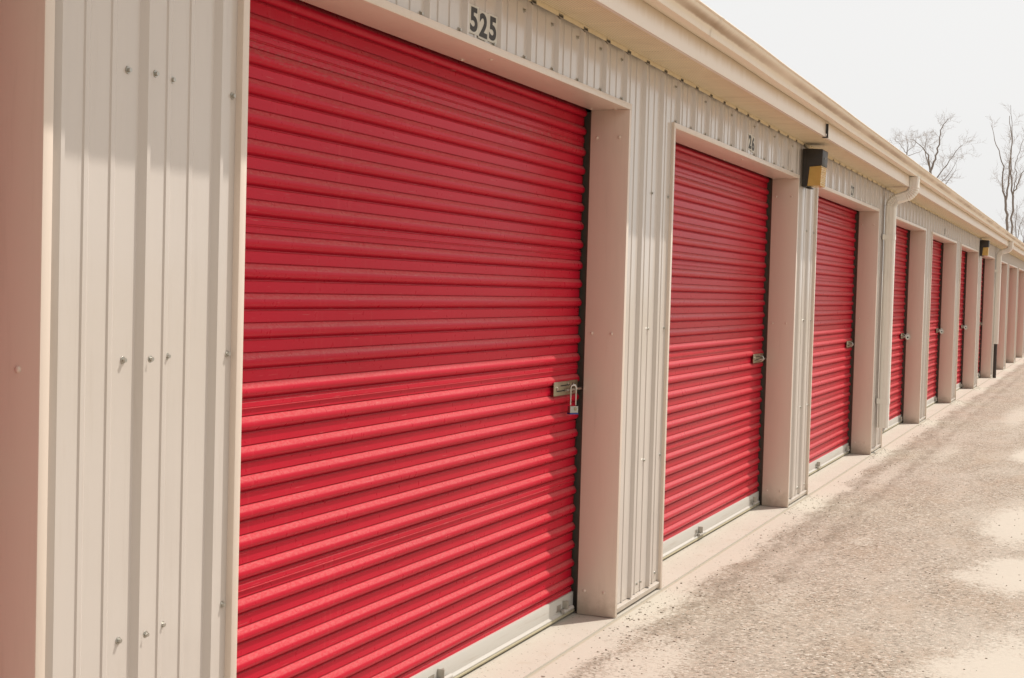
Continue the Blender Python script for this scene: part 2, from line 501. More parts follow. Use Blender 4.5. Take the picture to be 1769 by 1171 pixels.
# loose stones and grit swept up along the slab edge and round the pier feet
rg = random.Random(12)
g = MB()
def stone(x, y, r):
    n = 6; i = len(g.v)
    a0 = rg.random() * 6.28; sx, sy, h = rg.uniform(.7, 1.3), rg.uniform(.7, 1.3), r * rg.uniform(.5, .9)
    for k in range(n):
        a = a0 + k * 6.283 / n
        q = r * rg.uniform(.8, 1.1)
        g.v.append((x + q * sx * math.cos(a), y + q * sy * math.sin(a), -0.006))
    for k in range(n):
        a = a0 + k * 6.283 / n
        q = r * rg.uniform(.45, .75)
        g.v.append((x + q * sx * math.cos(a), y + q * sy * math.sin(a), -0.006 + h))
    for k in range(n):
        j = (k + 1) % n
        g.f.append((i + k, i + j, i + n + j, i + n + k))
    g.f.append(tuple(i + n + k for k in range(n)))
for _ in range(1700):
    y = 3.6 + 20 * rg.random() ** 1.6
    x = 0.02 + abs(rg.gauss(0, 0.22)) + 0.10 * rg.random()
    stone(x, y, rg.choice((.0025, .003, .004, .005, .007)))
for n in range(1, 7):
    for _ in range(110):
        y = RE(n) + rg.uniform(-.25, .85)
        stone(0.012 + abs(rg.gauss(0, .05)), y, rg.choice((.002, .003, .004, .006)))
for _ in range(1500):
    y = 4.2 + 12 * rg.random() ** 1.5
    stone(rg.uniform(.3, 2.6), y, rg.choice((.003, .004, .005, .006)))
def gravel_mat():
    mt, t, b = new_mat("loose_gravel")
    v = N(t, "ShaderNodeTexVoronoi"); v.inputs["Scale"].default_value = 60; L(t, pos(t), v.inputs["Vector"])
    r_ = N(t, "ShaderNodeSeparateColor"); L(t, v.outputs["Color"], r_.inputs[0])
    rp = N(t, "ShaderNodeValToRGB")
    rp.color_ramp.elements[0].color = (0.20, 0.16, 0.115, 1); rp.color_ramp.elements[1].color = (0.62, 0.55, 0.46, 1)
    L(t, r_.outputs[0], rp.inputs[0]); L(t, rp.outputs[0], b.inputs["Base Color"])
    b.inputs["Roughness"].default_value = 0.9
    return mt
gr = build("loose_gravel", g, gravel_mat(), fix=False)
gr['kind'] = 'stuff'
gr['label'] = "loose gravel and grit scattered along the edge of the pale slab"
gr['category'] = "gravel"

# ------------------------------------------------------------------ the storage building
B = thing("storage_building", "long beige ribbed metal storage building with a row of red roll-up doors", "building")

XF = -0.018           # flats of the ribbed sheet
def rib_profile(y0, y1, anchor):
    """(x, y) outline of ribbed sheet between y0 and y1: major ribs every 0.285, two low beads between"""
    pitch = 0.285
    pts = []
    k0 = math.floor((y0 - anchor) / pitch) - 1
    k1 = math.ceil((y1 - anchor) / pitch) + 1
    for k in range(k0, k1):
        c = anchor + k * pitch               # near upper corner of a rib
        pts += [(XF, c - 0.0135), (XF + 0.0155, c), (XF + 0.0155, c + 0.012), (XF, c + 0.0255)]
        for f in (0.085, 0.172):
            q = c + f
            pts += [(XF, q), (XF + 0.0034, q + 0.0024), (XF + 0.0034, q + 0.016), (XF, q + 0.022)]
    res = []
    def at(y):
        for a, b in zip(pts, pts[1:]):
            if a[1] <= y <= b[1]:
                u = (y - a[1]) / max(1e-9, b[1] - a[1])
                return a[0] + (b[0] - a[0]) * u
        return XF
    res.append((at(y0), y0))
    res += [p for p in pts if y0 < p[1] < y1]
    res.append((at(y1), y1))
    return res
ANCH = 6.038

# hex washer-head screw, axis +x
def screw_mesh():
    s = MB()
    def disc(x0, x1, r0, r1, n, off=0):
        s.rings([[(x, r * math.cos(2 * math.pi * q / n + off), r * math.sin(2 * math.pi * q / n + off)) for q in range(n)]
                 for x, r in ((x0, r0), (x1, r1))])
    disc(0.0, 0.0022, 0.0088, 0.0080, 14)
    disc(0.0022, 0.0085, 0.0054, 0.0050, 6, 0.3)
    return s.mesh("screw", M['zinc'])
SCREW = screw_mesh()
def small_screw_mesh():
    s = MB()
    n = 12
    s.rings([[(x, r * math.cos(2 * math.pi * q / n), r * math.sin(2 * math.pi * q / n)) for q in range(n)]
             for x, r in ((0, 0.0075), (0.002, 0.0072), (0.0042, 0.0045))])
    return s.mesh("screw", M['trim'], smooth=50)
PANHEAD = small_screw_mesh()
def put_screw(parent, x, y, z, kind='wall'):
    # wall: head faces +x; jamb: faces -y; header: faces down
    rot = {'wall': (random.random(), 0, 0), 'jamb': (0, 0, -math.pi / 2), 'down': (0, math.pi / 2, 0)}[kind]
    me = SCREW if kind == 'wall' else PANHEAD
    return obj("screw", me, parent, (x, y, z), rot)

# wall panels: a full-height one on every pier, a short one over every door
for n in range(N0 - 1, N1 + 1):
    y0 = RE(n) + 0.012 if n >= N0 else YS
    y1 = LE(n + 1) - 0.012 if n < N1 else YE
    anch = 2.632 if n == 0 else ANCH
    s = MB()
    s.sweep(rib_profile(y0, y1, anch), 0.052, SOF - 0.007, 'z'); s.notch(SOF - 0.007, 0.019, XF + 0.01)
    pn = build("wall_panel", s, M['siding'], B, fix=False)
    # drip ledge at the foot
    s = MB()
    s.sweep([(-0.045, 0.062), (-0.006, 0.043), (-0.004, 0.040), (-0.010, 0.016), (-0.045, 0.014)], y0 + 0.016, y1 - 0.016, 'y', closed=True, caps=True)
    build("base_trim", s, M['siding'], pn)
    if n == 0:
        for z in (1.945, 1.306, 0.672):
            for yy in (2.578, 2.668, 2.738, 2.984):
                x = XF + (0.0155 if abs(yy - 2.668) < 0.01 else 0.0)
                put_screw(pn, x + 0.0005, yy - (0.013 if x > XF else 0), z + random.uniform(-.004, .004))
    elif 1 <= n <= 3:
        for z in (1.955, 1.31, 0.681):
            for dy in ((0.42, 0.69) if n < 3 else (0.42,)):
                put_screw(pn, XF + 0.0005, RE(n) + dy, z)
        for dy in (0.36, 0.42, 0.66):
            put_screw(pn, XF + 0.0005, RE(n) + dy, 0.095)
for n in range(N0, N1 + 1):
    y0, y1 = LE(n) - 0.012, RE(n) + 0.012
    s = MB()
    s.sweep(rib_profile(y0, y1, ANCH), H + 0.006, SOF - 0.007, 'z'); s.notch(SOF - 0.007, 0.019, XF + 0.01)
    pn = build("wall_panel", s, M['siding'], B, fix=False)
    if n in (1, 2):
        k = 0
        yb = ANCH + math.floor((y0 - ANCH) / 0.285 + 1) * 0.285
        while yb < y1 - 0.03:
            if yb > 3.4:
                put_screw(pn, XF + 0.0005, yb - 0.035, H + 0.038)
                if n == 1 or k % 2 == 0:
                    put_screw(pn, XF + 0.0005, yb - 0.045, SOF - 0.055)
            yb += 0.285; k += 1

# sheet trim under the soffit: tabs over the flats, open dark gaps over the ribs
s = MB()
k = math.floor((YS - ANCH) / 0.285)
yy, quads = YS, []
while True:
    c0 = ANCH + k * 0.285 - 0.022
    c1 = ANCH + k * 0.285 + 0.030
    if c0 > YE: break
    if c0 > yy: quads.append((yy, c0, SOF - 0.019)); quads.append((c0, c1, SOF - 0.005)); yy = c1
    k += 1
quads.append((yy, YE, SOF - 0.019))
for a, b, z in quads:
    i = len(s.v)
    zs = sorted({SOF - 0.001, SOF - 0.005, z}, reverse=True)
    for q in zs: s.v += [(0.001, a, q), (0.001, b, q)]
    for q in range(len(zs) - 1):
        s.f.append((i + 2 * q, i + 2 * q + 1, i + 2 * q + 3, i + 2 * q + 2))
me = s.mesh("soffit_trim", M['soffit'], fix=False)
bm = bmesh.new(); bm.from_mesh(me); bmesh.ops.remove_doubles(bm, verts=bm.verts, dist=1e-5); bm.to_mesh(me); bm.free()
obj("soffit_trim", me, B)

# far walls, floor and ceiling of the units (they close the box so no light leaks in)
s = MB()
s.box(-9.2, -9.0, YS, YE, 0.005, 3.2)
s.box(-9.0, -0.05, YS, YS + 0.02, 0.005, SOF)
s.box(-9.0, -0.05, YE - 0.02, YE, 0.005, SOF)
s.box(-9.0, -0.26, YS + 0.02, YE - 0.02, SOF + 0.02, SOF + 0.05)
build("back_wall", s, M['siding'], B)
s = MB()
for n in range(N0 - 1, N1 + 1):
    y0 = RE(n) + 0.20 if n >= N0 else YS + 0.02
    y1 = LE(n + 1) - 0.20 if n < N1 else YE - 0.02
    if n == N0 - 1: y0 = YS + 0.02
    s.box(-8.9, -0.10, (y0 + y1) / 2 - 0.04, (y0 + y1) / 2 + 0.04, 0.005, SOF)
s.box(-0.30, -0.24, YS + 0.02, YE - 0.02, H + 0.16, SOF)
build("partition_wall", s, M['inner'], B)

# soffit, fascia, gutter, roof
s = MB()
y = 5.21 - 0.305 * 40
while y < YE:
    a, b = max(y, YS), min(y + 0.305, YE)
    if b > a:   # each soffit strip is V-grooved at its joints
        s.v += [(-0.05, a, SOF + 0.004), (0.222, a, SOF + 0.004), (-0.05, a + 0.006, SOF), (0.222, a + 0.006, SOF),
                (-0.05, b, SOF), (0.222, b, SOF)]
        i = len(s.v) - 6
        s.f += [(i, i + 1, i + 3, i + 2), (i + 2, i + 3, i + 5, i + 4)]
        s.v += [(-0.05, b, SOF + 0.004), (0.222, b, SOF + 0.004)]
        s.f += [(i + 4, i + 5, i + 7, i + 6)]
    y += 0.305
build("soffit", s, M['soffit'], B, fix=False)
joints = [YS, 1.6, 6.31, 9.585, 13.95, 17.6, 21.2, 25.6, 28.85, 32.5, 36.2, 40.0, 44.2, YE]
for k, (a, b) in enumerate(zip(joints, joints[1:])):
    s = MB()
    off = 0.0012 * (k % 2)
    s.sweep([(0.215, 2.556), (0.2235 + off, 2.553 - off), (0.2250 + off, 2.556), (0.2225 + off, 2.61), (0.2240 + off, 2.664), (0.2240, 2.70), (0.200, 2.70), (0.200, 2.556)],
            a + (0.007 if k == 3 else 0.0016), b - 0.0016, 'y', closed=True, caps=True)
    build("fascia", s, M['fascia'], B, smooth=30)
s = MB()                                             # K-style gutter: flat bottom, ogee face, rolled lip
prof = [(0.2255, 2.735), (0.2255, 2.662), (0.229, 2.658), (0.288, 2.650), (0.2935, 2.653), (0.2945, 2.668), (0.297, 2.679), (0.303, 2.688), (0.312, 2.696),
        (0.323, 2.703), (0.333, 2.711), (0.338, 2.719), (0.3395, 2.726), (0.345, 2.728), (0.348, 2.732), (0.346, 2.736), (0.338, 2.7365), (0.330, 2.734),
        (0.331, 2.722), (0.300, 2.697), (0.288, 2.67), (0.232, 2.672), (0.2305, 2.735)]
rw = random.Random(4)
ys = [YS + (YE - YS) * k / 70 for k in range(71)]
s.rings([[(x + dx, yy, z + dz) for x, z in prof] for yy, dx, dz in [(yy, rw.gauss(0, .0006) if 0 < k < 70 else 0, rw.gauss(0, .0011)) for k, yy in enumerate(ys)]])
build("gutter", s, M['gutter'], B, smooth=40)
for yj in (6.33, 14.30, 23.0, 29.4, 38.0):
    s = MB()                                         # joint connectors on the gutter
    s.sweep([(x + (0.0016 if x > 0.28 else -0.0), z - (0.0016 if z < 2.66 else 0)) for x, z in prof[3:15]], yj - 0.02, yj + 0.02, 'y')
    build("gutter_connector", s, M['gutter'], B, smooth=40)
s = MB()
s.sweep([(0.232, 2.748), (0.232, 2.752), (-4.6, 3.60), (-9.45, 2.752), (-9.45, 2.735), (-4.6, 3.575)], YS - 0.05, YE + 0.05, 'y', closed=True, caps=True)
s.box(0.214, 0.232, YS, YE, 2.70, 2.7475)
build("roof", s, M['roof'], B)
# gable infill
for yy in (YS, YE):
    s = MB()
    i = len(s.v)
    s.v += [(-9.2, yy, SOF), (0.2, yy, SOF), (0.2, yy, 2.745), (-4.6, yy, 3.575), (-9.2, yy, 2.745)]
    s.f.append((i, i + 1, i + 2, i + 3, i + 4))
    build("gable_wall", s, M['siding'], B)

s = MB()
s.box(0.2262, 0.2420, 9.588, 9.596, 2.574, 2.640)
s.box(0.2040, 0.2420, 9.588, 9.600, 2.546, 2.5525)
s.sweep([(0.2290, 2.5525), (0.2420, 2.5525), (0.2420, 2.574), (0.2330, 2.574)], 9.588, 9.597, 'y', closed=True, caps=True)
build("loose_flashing", s, M['black'], B)

# ------------------------------------------------------------------ roll-up doors and their frames
XC = -0.222           # flats of the curtain
def curtain_profile():
    """(x, z) outline from the top down: rounded rolls between flats, a folded seam after every sixth"""
    p = 0.0838; hb = 0.046
    pts = []
    rolls = []
    for sct in range(-2, 4):
        for i in range(6):
            zb = 1.057 + 0.514 * sct - p * i
            rolls.append((zb, i == 5))
    rolls = sorted(rolls, key=lambda r: -r[0])
    shape = [(-0.105, 0.0), (-0.095, -0.0040), (-0.04, -0.0046), (-0.012, 0.0012), (0.02, 0.0030), (0.19, 0.0082), (0.25, 0.0102), (0.31, 0.0116), (0.38, 0.0125), (0.46, 0.0129),
             (0.54, 0.0128), (0.61, 0.0121), (0.68, 0.0104), (0.745, 0.0078), (0.80, 0.0046), (0.84, 0.0006), (0.87, -0.0046), (0.935, -0.0060), (0.958, -0.0030), (0.970, 0.0016), (1.0, 0.0021), (1.012, -0.0004), (1.03, 0.0013), (1.055, 0.0)]
    for zb, seam in rolls:
        if zb + hb > H + 0.14 or zb < 0.11: continue
        for u, o in shape:
            pts.append((XC + o, zb + hb * (1 - u)))
        if seam:
            pts += [(XC, zb - 0.006), (XC + 0.0034, zb - 0.0085), (XC + 0.0036, zb - 0.021), (XC + 0.0022, zb - 0.0225),
                    (XC + 0.0050, zb - 0.0238), (XC + 0.0046, zb - 0.0262), (XC, zb - 0.0268)]
    pts.append((XC, 0.108)); pts.append((XC - 0.005, 0.104))
    return pts
s = MB()
s.sweep(curtain_profile(), -W - 0.03, 0.018, 'y')
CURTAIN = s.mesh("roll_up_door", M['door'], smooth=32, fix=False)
s = MB()
s.sweep([(-0.228, 0.104), (-0.2105, 0.104), (-0.2085, 0.100), (-0.2085, 0.040), (-0.2035, 0.034), (-0.200, 0.031), (-0.200, 0.027), (-0.228, 0.027)],
        -W - 0.03, 0.015, 'y', closed=True, caps=True)
RAIL = s.mesh("bottom_rail", M['rail'], smooth=30)
s = MB()
s.tube([(-0.207, -W - 0.03, 0.0185), (-0.207, 0.015, 0.0185)], 0.0085, 10)
SEAL = s.mesh("bottom_seal", M['seal'], smooth=40)
s = MB()      # spring clip bracket on the bottom rail: bent plate, upright tab, little tube
s.box(-0.2080, -0.1990, -0.085, -0.005, 0.050, 0.052)
s.box(-0.2080, -0.2065, -0.075, -0.030, 0.048, 0.076)
s.box(-0.2080, -0.1800, -0.004, 0.000, 0.050, 0.088)
s.box(-0.2080, -0.2065, 0.000, 0.050, 0.052, 0.080)
CLIP = s.mesh("stop_bracket", M['zinc'])
s = MB()
s.tube([(-0.196, -0.03, 0.042), (-0.196, 0.09, 0.042)], [0.009, 0.009], 10, cap=False)
s.tube([(-0.196, -0.028, 0.042), (-0.196, -0.026, 0.042)], 0.0085, 10)
CLIPT = s.mesh("stop_bolt", M['rail'], smooth=40)

s = MB()
s.box(-0.183, 0.0, 0.0, 0.030, 0.006, H)
s.box(-0.183, 0.0, -W - 0.028, -W, 0.006, H)
s.box(-0.183, 0.0, -W - 0.028, 0.030, H, H + 0.027)
FRAME = s.mesh("door_frame", M['trim'], bevel=0.0016, smooth=40)
s = MB()      # black side guides behind the jambs, a dull flange in front
for y0, y1 in ((-0.02, 0.26), (-W - 0.26, -W + 0.0)):
    s.box(-0.262, -0.243, y0, y1, 0.005, H + 0.15)
s.box(-0.262, -0.19, 0.20, 0.26, 0.005, H + 0.15)
s.box(-0.262, -0.19, -W - 0.26, -W - 0.20, 0.005, H + 0.15)
s.box(-0.262, -0.243, -W - 0.2, 0.2, H + 0.10, H + 0.16)
GUIDE = s.mesh("door_guide", M['black'])
s = MB()
s.box(-0.196, -0.187, 0.026, 0.066, 0.005, H)
s.box(-0.236, -0.196, 0.058, 0.066, 0.005, H)
FLANGE = s.mesh("guide_flange", M['guide'])
s = MB()      # header plate behind the header that hides the roll
s.box(-0.19, -0.184, -W - 0.2, 0.2, H + 0.02, SOF - 0.01)
HEADPL = s.mesh("header_backing", M['inner'])

# latch: plate with two slots, slide bolt and a hasp ring.  local origin at the plate centre, x out
s = MB(); 
def rrect(mb, x0, x1, y0, y1, z0, z1, r):
    pts = []
    for cy, cz, a0 in ((y1 - r, z1 - r, 0), (y0 + r, z1 - r, 90), (y0 + r, z0 + r, 180), (y1 - r, z0 + r, 270)):
        for k in range(5):
            a = R(a0 + k * 22.5)
            pts.append((cy + r * math.cos(a), cz + r * math.sin(a)))
    mb.rings([[(x0, a, b) for a, b in pts], [(x1, a, b) for a, b in pts]])
rrect(s, 0, 0.004, -0.15, 0.15, -0.031, 0.031, 0.010)
LPLATE = s.mesh("latch_plate", M['brass'], smooth=30, bevel=0.001)
s = MB()
s.box(0.0035, 0.0046, -0.07, 0.045, 0.010, 0.015)
s.box(0.0035, 0.0046, -0.115, 0.06, -0.013, -0.0075)
s.box(0.0035, 0.0046, 0.075, 0.080, -0.02, 0.02)
LSLOT = s.mesh("latch_slot", M['slot'])
s = MB()
s.tube([(0.011, -0.02, -0.010), (0.011, 0.19, -0.010)], 0.0065, 10)
s.tube([(0.004, 0.085, -0.022), (0.016, 0.085, -0.018), (0.022, 0.085, -0.006), (0.016, 0.085, 0.008), (0.004, 0.085, 0.012)], 0.0045, 8)
s.tube([(0.004, -0.115, 0.002), (0.009, -0.115, 0.002)], 0.008, 12)
s.tube([(0.004, 0.02, 0.02), (0.008, 0.02, 0.02)], 0.006, 12)
LBOLT = s.mesh("latch_bolt", M['steel'], smooth=40)

CLIPS = {1: (-0.12, -1.42), 2: (-0.17, -1.60), 3: (-0.12, -1.59)}
for n in range(N0, N1 + 1):
    r = RE(n)
    fr = obj("door_frame", FRAME, B, (0, r, 0))
    obj("door_guide", GUIDE, fr)
    obj("guide_flange", FLANGE, fr)
    obj("header_backing", HEADPL, fr)
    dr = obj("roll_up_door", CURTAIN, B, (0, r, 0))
    obj("bottom_rail", RAIL, dr)
    obj("bottom_seal", SEAL, dr)
    for cy in CLIPS.get(n, (-0.13, -1.55)):
        obj("stop_bracket", CLIP, dr, (0, cy, 0))
        obj("stop_bolt", CLIPT, dr, (0, cy, 0))
    lz = 1.050
    obj("latch_plate", LPLATE, dr, (XC + 0.0165, -0.175, lz))
    obj("latch_slot", LSLOT, dr, (XC + 0.0165, -0.175, lz))
    obj("latch_bolt", LBOLT, dr, (XC + 0.0165, -0.175, lz))
    if 0 <= n <= 3:
        for z in (2.175, 1.292, 0.115):
            for x in ((-0.153, -0.047) if z > 2 else (-0.151, -0.057)):
                if n > 0 or z == 1.292:
                    put_screw(fr, x, 0.0, z, 'jamb')
    if 1 <= n <= 2:
        for dy in (-0.055, -1.44):
            for x in (-0.165, -0.06):
                put_screw(fr, x, dy + (0.02 if x > -0.1 else 0), H, 'down')

# ------------------------------------------------------------------ downspouts
def downspout(y, z_end, dark_foot):
    wx, wy = 0.050, 0.044      # half depth, half width
    def ring(c, ax, k=1.0):
        # ax: direction of the pipe in the x-z plane; ring of a fluted rectangle
        ax = Vector(ax).normalized()
        side = Vector((0, 1, 0))
        nrm = Vector((ax.z, 0, -ax.x))
        pts = []
        prof = []
        for (a0, b0), (a1, b1) in (((-1, -1), (1, -1)), ((1, -1), (1, 1)), ((1, 1), (-1, 1)), ((-1, 1), (-1, -1))):
            for q in range(12):
                u = (q + 0.5) / 12
                a = a0 + (a1 - a0) * u; b = b0 + (b1 - b0) * u
                flute = 1 - 0.05 * (0.5 + 0.5 * math.cos(u * 6 * math.pi)) * (1 if 0.1 < u < 0.9 else 0)
                cr = {0: 0.74, 11: 0.74, 1: 0.93, 10: 0.93}.get(q, 1.0)
                prof.append((a * cr * flute if abs(a) == 1 else a, b * cr * flute if abs(b) == 1 else b))
        for a, b in prof:
            pts.append(Vector(c) + nrm * (a * wx * k) + side * (b * wy * k))
        return pts
    x0 = 0.056
    s = MB()
    s.rings([ring((x0, y, z), (0, 0, 1)) for z in (z_end, z_end + 0.01, 1.2, 2.37)])
    d = build("downspout", s, M['down'], B, smooth=35)
    # crimped elbows: out from the wall, then up into the gutter outlet
    s = MB()
    rr = []
    c1 = Vector((x0 + 0.09, y, 2.36)); n1 = 14
    for k in range(n1 + 1):
        a = R(72) * k / n1
        p = Vector((c1.x - 0.09 * math.cos(a), y, c1.z + 0.09 * math.sin(a)))
        rr.append(ring(p, (math.sin(a), 0, math.cos(a)), 1.06 if k % 2 else 0.955))
    d1 = Vector((math.sin(R(72)), 0, math.cos(R(72))))
    last = Vector((c1.x - 0.09 * math.cos(R(72)), y, c1.z + 0.09 * math.sin(R(72))))
    x_out = 0.262
    r2 = 0.095
    # straight run so that the second bend ends at x_out
    run = (x_out - last.x - (r2 - r2 * math.cos(R(72)))) / d1.x
    p2 = last + d1 * run
    rr.append(ring(p2 - d1 * 0.004, d1, 1.0)); 
    c2 = p2 + Vector((-d1.z, 0, d1.x)) * r2
    for k in range(n1 + 1):
        a = R(72) * (1 - k / n1)
        p = Vector((c2.x + r2 * math.cos(a), y, c2.z - r2 * math.sin(a)))
        rr.append(ring(p, (math.sin(a), 0, math.cos(a)), 1.06 if k % 2 else 0.955))
    top = Vector((c2.x + r2, y, 2.654))
    rr.append(ring(top, (0, 0, 1), 1.0))
    s.rings(rr)
    build("elbow", s, M['down'], d, smooth=35)
    for z in (2.05, 0.47):
        if z > z_end + 0.05:
            s = MB()
            a, e = wy + 0.0022, x0 + wx
            s.sweep([(-0.003, y - a - 0.03), (-0.003, y - a), (e - 0.012, y - a), (e + 0.0022, y - a + 0.014),
                     (e + 0.0022, y + a - 0.014), (e - 0.012, y + a), (-0.003, y + a)], z, z + 0.05, 'z')
            build("strap", s, M['down'], d)
    s = MB()
    s.box(0.2, 0.304, y - 0.06, y + 0.06, 2.640, 2.6485)
    build("gutter_outlet", s, M['down'], d)
    if dark_foot:
        s = MB()
        s.tube([(x0, y, 0.0), (x0, y, z_end + 0.02)], 0.032, 14)
        build("drain_pipe", s, M['pipe'], d, smooth=40)
downspout(14.03, 0.235, False)
downspout(29.05, 0.66, True)

# ------------------------------------------------------------------ wall lights
def wall_light(y, label):
    t = thing("wall_light", label, "wall light", (0, y, 2.256), 0, "wall lights under the eaves")
    s = MB()
    s.box(-0.004, 0.018, 0.0, 0.20, -0.004, 0.262)
    pr = [(0.018, 0.264), (0.132, 0.258), (0.136, 0.252), (0.132, 0.146), (0.045, 0.138), (0.030, -0.002), (0.018, -0.006)]
    s.sweep(pr, 0.0, 0.20, 'y', closed=True, caps=True)
    s.box(0.018, 0.052, 0.05, 0.15, -0.012, -0.004)
    build("housing", s, M['housing'], t, bevel=0.002, smooth=35)
    s = MB()
    lens_p = [(0.046, 0.136), (0.127, 0.143)]
    for k in range(11):
        zz = 0.138 - k * 0.0120
        lens_p += [(0.1205 + 0.006 * zz / 0.138, zz), (0.1245 + 0.006 * zz / 0.138, zz - 0.006)]
    lens_p += [(0.121, 0.004), (0.034, 0.004)]
    s.sweep(lens_p, 0.008, 0.192, 'y', closed=True, caps=True)
    build("lens", s, M['lens'], t, smooth=30)
    s = MB(); s.tube([(0.135, 0.1, 0.20), (0.139, 0.1, 0.20)], 0.006, 10)
    build("screw", s, M['zinc'], t, smooth=40)
wall_light(9.995, "dark bronze wall light with amber lens above the pier just past door 26")
wall_light(25.30, "small far dark wall light with amber lens beside the second downspout")

# ------------------------------------------------------------------ door numbers
def digit_mesh(ch):
    cu = bpy.data.curves.new("digit", 'FONT')
    cu.body = ch; cu.size = 1.0; cu.align_x = 'CENTER'
    cu.offset = 0.034; cu.extrude = 0.004; cu.resolution_u = 6
    o = bpy.data.objects.new("tmp_digit", cu)
    COL.objects.link(o)
    dg = bpy.context.evaluated_depsgraph_get()
    dg.update()
    me = bpy.data.meshes.new_from_object(o.evaluated_get(dg))
    bpy.data.objects.remove(o)
    me.materials.clear(); me.materials.append(M['digit'])
    xs = [v.co.x for v in me.vertices]; ys = [v.co.y for v in me.vertices]
    cx, cy, h = (min(xs) + max(xs)) / 2, (min(ys) + max(ys)) / 2, max(ys) - min(ys)
    k = 0.082 / h
    for v in me.vertices:      # text plane x -> +y, text up -> +z, thickness -> +x
        a, b, c = (v.co.x - cx) * k * 1.22, (v.co.y - cy) * k, v.co.z * 0.0
        v.co = (0.0004 + (0.0006 if v.co.z > 0 else 0.0), a, b)
    me.name = "digit"
    return me
DG = {}
def number_sign(text, yc, zc, label, wd=0.080):
    t = thing("number_sign", label, "sign", (XF + 0.0032, yc, zc), 0, "door number decals above the doors")
    n = len(text)
    for i, ch in enumerate(text):
        yy = (i - (n - 1) / 2) * wd
        s = MB()
        s.box(0, 0.0012, -wd / 2 + 0.0008, wd / 2 - 0.0008, -0.048, 0.048)
        dz = (0.003, -0.003, 0.0005)[i % 3]
        dec = build("decal", s, M['decal'], t, (0, yy, dz), rot=(R((0.8, -1.0, 0.4)[i % 3]), 0, 0))
        if ch not in DG: DG[ch] = digit_mesh(ch)
        obj("digit", DG[ch], dec, (0.0012, 0, 0))
number_sign("525", 4.483, 2.386, "white decals with black digits 525 above the nearest red door")
number_sign("26", 8.486, 2.400, "white decals with black digits 26 above the second red door")
number_sign("27", 12.20, 2.385, "white decals with black digits 27 above the third red door")
number_sign("8", 16.05, 2.395, "single narrow number decal above the door right of the first downspout")
number_sign("9", 19.70, 2.395, "single number decal above the fifth red door from the left")
number_sign("0", 23.45, 2.385, "small single number decal above the door left of the far wall light")

# ------------------------------------------------------------------ padlocks
t = thing("padlock", "silver laminated padlock with long shackle and blue band hanging on the nearest door latch", "padlock",
          (-0.176, RE(1) - 0.150, 1.045), R(-38))
s = MB()
zt, zb = 0.004, -0.072
arc = [(0, -0.0135 * math.cos(a), zt + 0.0135 * math.sin(a)) for a in [math.pi * k / 10 for k in range(11)]]
s.tube([(0, -0.0135, zb)] + arc + [(0, 0.0135, zb)], 0.0036, 10)
build("shackle", s, M['steel'], t, smooth=40)
s = MB()
for k in range(9):
    e = 0.0 if k % 2 else 0.0006
    s.box(-0.011 - e, 0.011 + e, -0.0205 - e, 0.0205 + e, zb - 0.004 - 0.0032 * (k + 1), zb - 0.004 - 0.0032 * k - 0.0002)
bd = build("body", s, M['zinc'], t, bevel=0.0006)
s = MB()
s.box(-0.0125, 0.0125, -0.022, 0.022, zb - 0.0405, zb - 0.0332)
build("bumper", s, M['blue'], bd, bevel=0.001)
s = MB()
s.tube([(0.0115, 0.006, zb - 0.016), (0.0128, 0.006, zb - 0.016)], 0.0075, 14)
build("emblem", s, M['brass'], bd, smooth=40)

def disc_lock(n, label):
    t = thing("disc_padlock", label, "padlock", (-0.165, RE(n) - 0.055, 1.030), R(-52), "round padlocks on the far doors")
    s = MB()
    nseg = 24
    s.rings([[(x, r * math.cos(2 * math.pi * q / nseg), r * math.sin(2 * math.pi * q / nseg)) for q in range(nseg)]
             for x, r in ((-0.014, 0.030), (-0.012, 0.035), (0.008, 0.035), (0.013, 0.031), (0.0135, 0.024), (0.011, 0.022))])
    b_ = build("body", s, M['steel'], t, smooth=40)
    s = MB(); s.tube([(0.0112, 0, 0), (0.0128, 0, 0)], 0.010, 14)
    build("keyway", s, M['slot'], b_, smooth=40)
    s = MB()
    s.tube([(0, 0.024 * math.cos(a), 0.018 + 0.024 * math.sin(a)) for a in [math.pi * k / 8 for k in range(9)]], 0.005, 8)
    build("shackle", s, M['steel'], t, smooth=40)
disc_lock(4, "small round steel padlock on the door right of the first downspout")
disc_lock(5, "shiny round steel padlock on the fifth red door from the left")
disc_lock(6, "farthest round steel padlock, on the sixth red door before the far wall light")

# ------------------------------------------------------------------ bare trees beyond the roof
def px2pt(u, v, dist):
    """world point in the photograph's direction at a horizontal distance: used once to site the trees"""
    f = 49.92 / 36 * 1769
    d = F + R2 * ((u - 884.5) / f) - U2 * ((v - 585.5) / f)
    return CAM + d * (dist / math.hypot(d.x, d.y))
def twigs(mb, p, d, length, rad, depth, rng, spread=0.55, lift=0.15, seg=4):
    n = 4
    pts, rads = [Vector(p)], [rad]
    q = Vector(p); dd = Vector(d).normalized()
    for k in range(n):
        dd = (dd + Vector((rng.gauss(0, .14), rng.gauss(0, .14), rng.gauss(0, .10) + lift * 0.35))).normalized()
        q = q + dd * (length / n)
        pts.append(q.copy()); rads.append(rad * (1 - 0.72 * (k + 1) / n))
    mb.tube(pts, rads, seg, cap=False)
    if depth <= 0: return
    for k in range(1, n + 1):
        for _ in range(rng.choice((1, 1, 2))):
            a = rng.uniform(0, 2 * math.pi)
            o = dd.orthogonal().normalized(); o2 = dd.cross(o)
            nd = (dd * (1 - spread) + (o * math.cos(a) + o2 * math.sin(a)) * spread + Vector((0, 0, lift))).normalized()
            twigs(mb, pts[k], nd, length * rng.uniform(.45, .72), max(0.004, rads[k] * 0.55), depth - 1, rng, spread, lift, max(3, seg - 1))
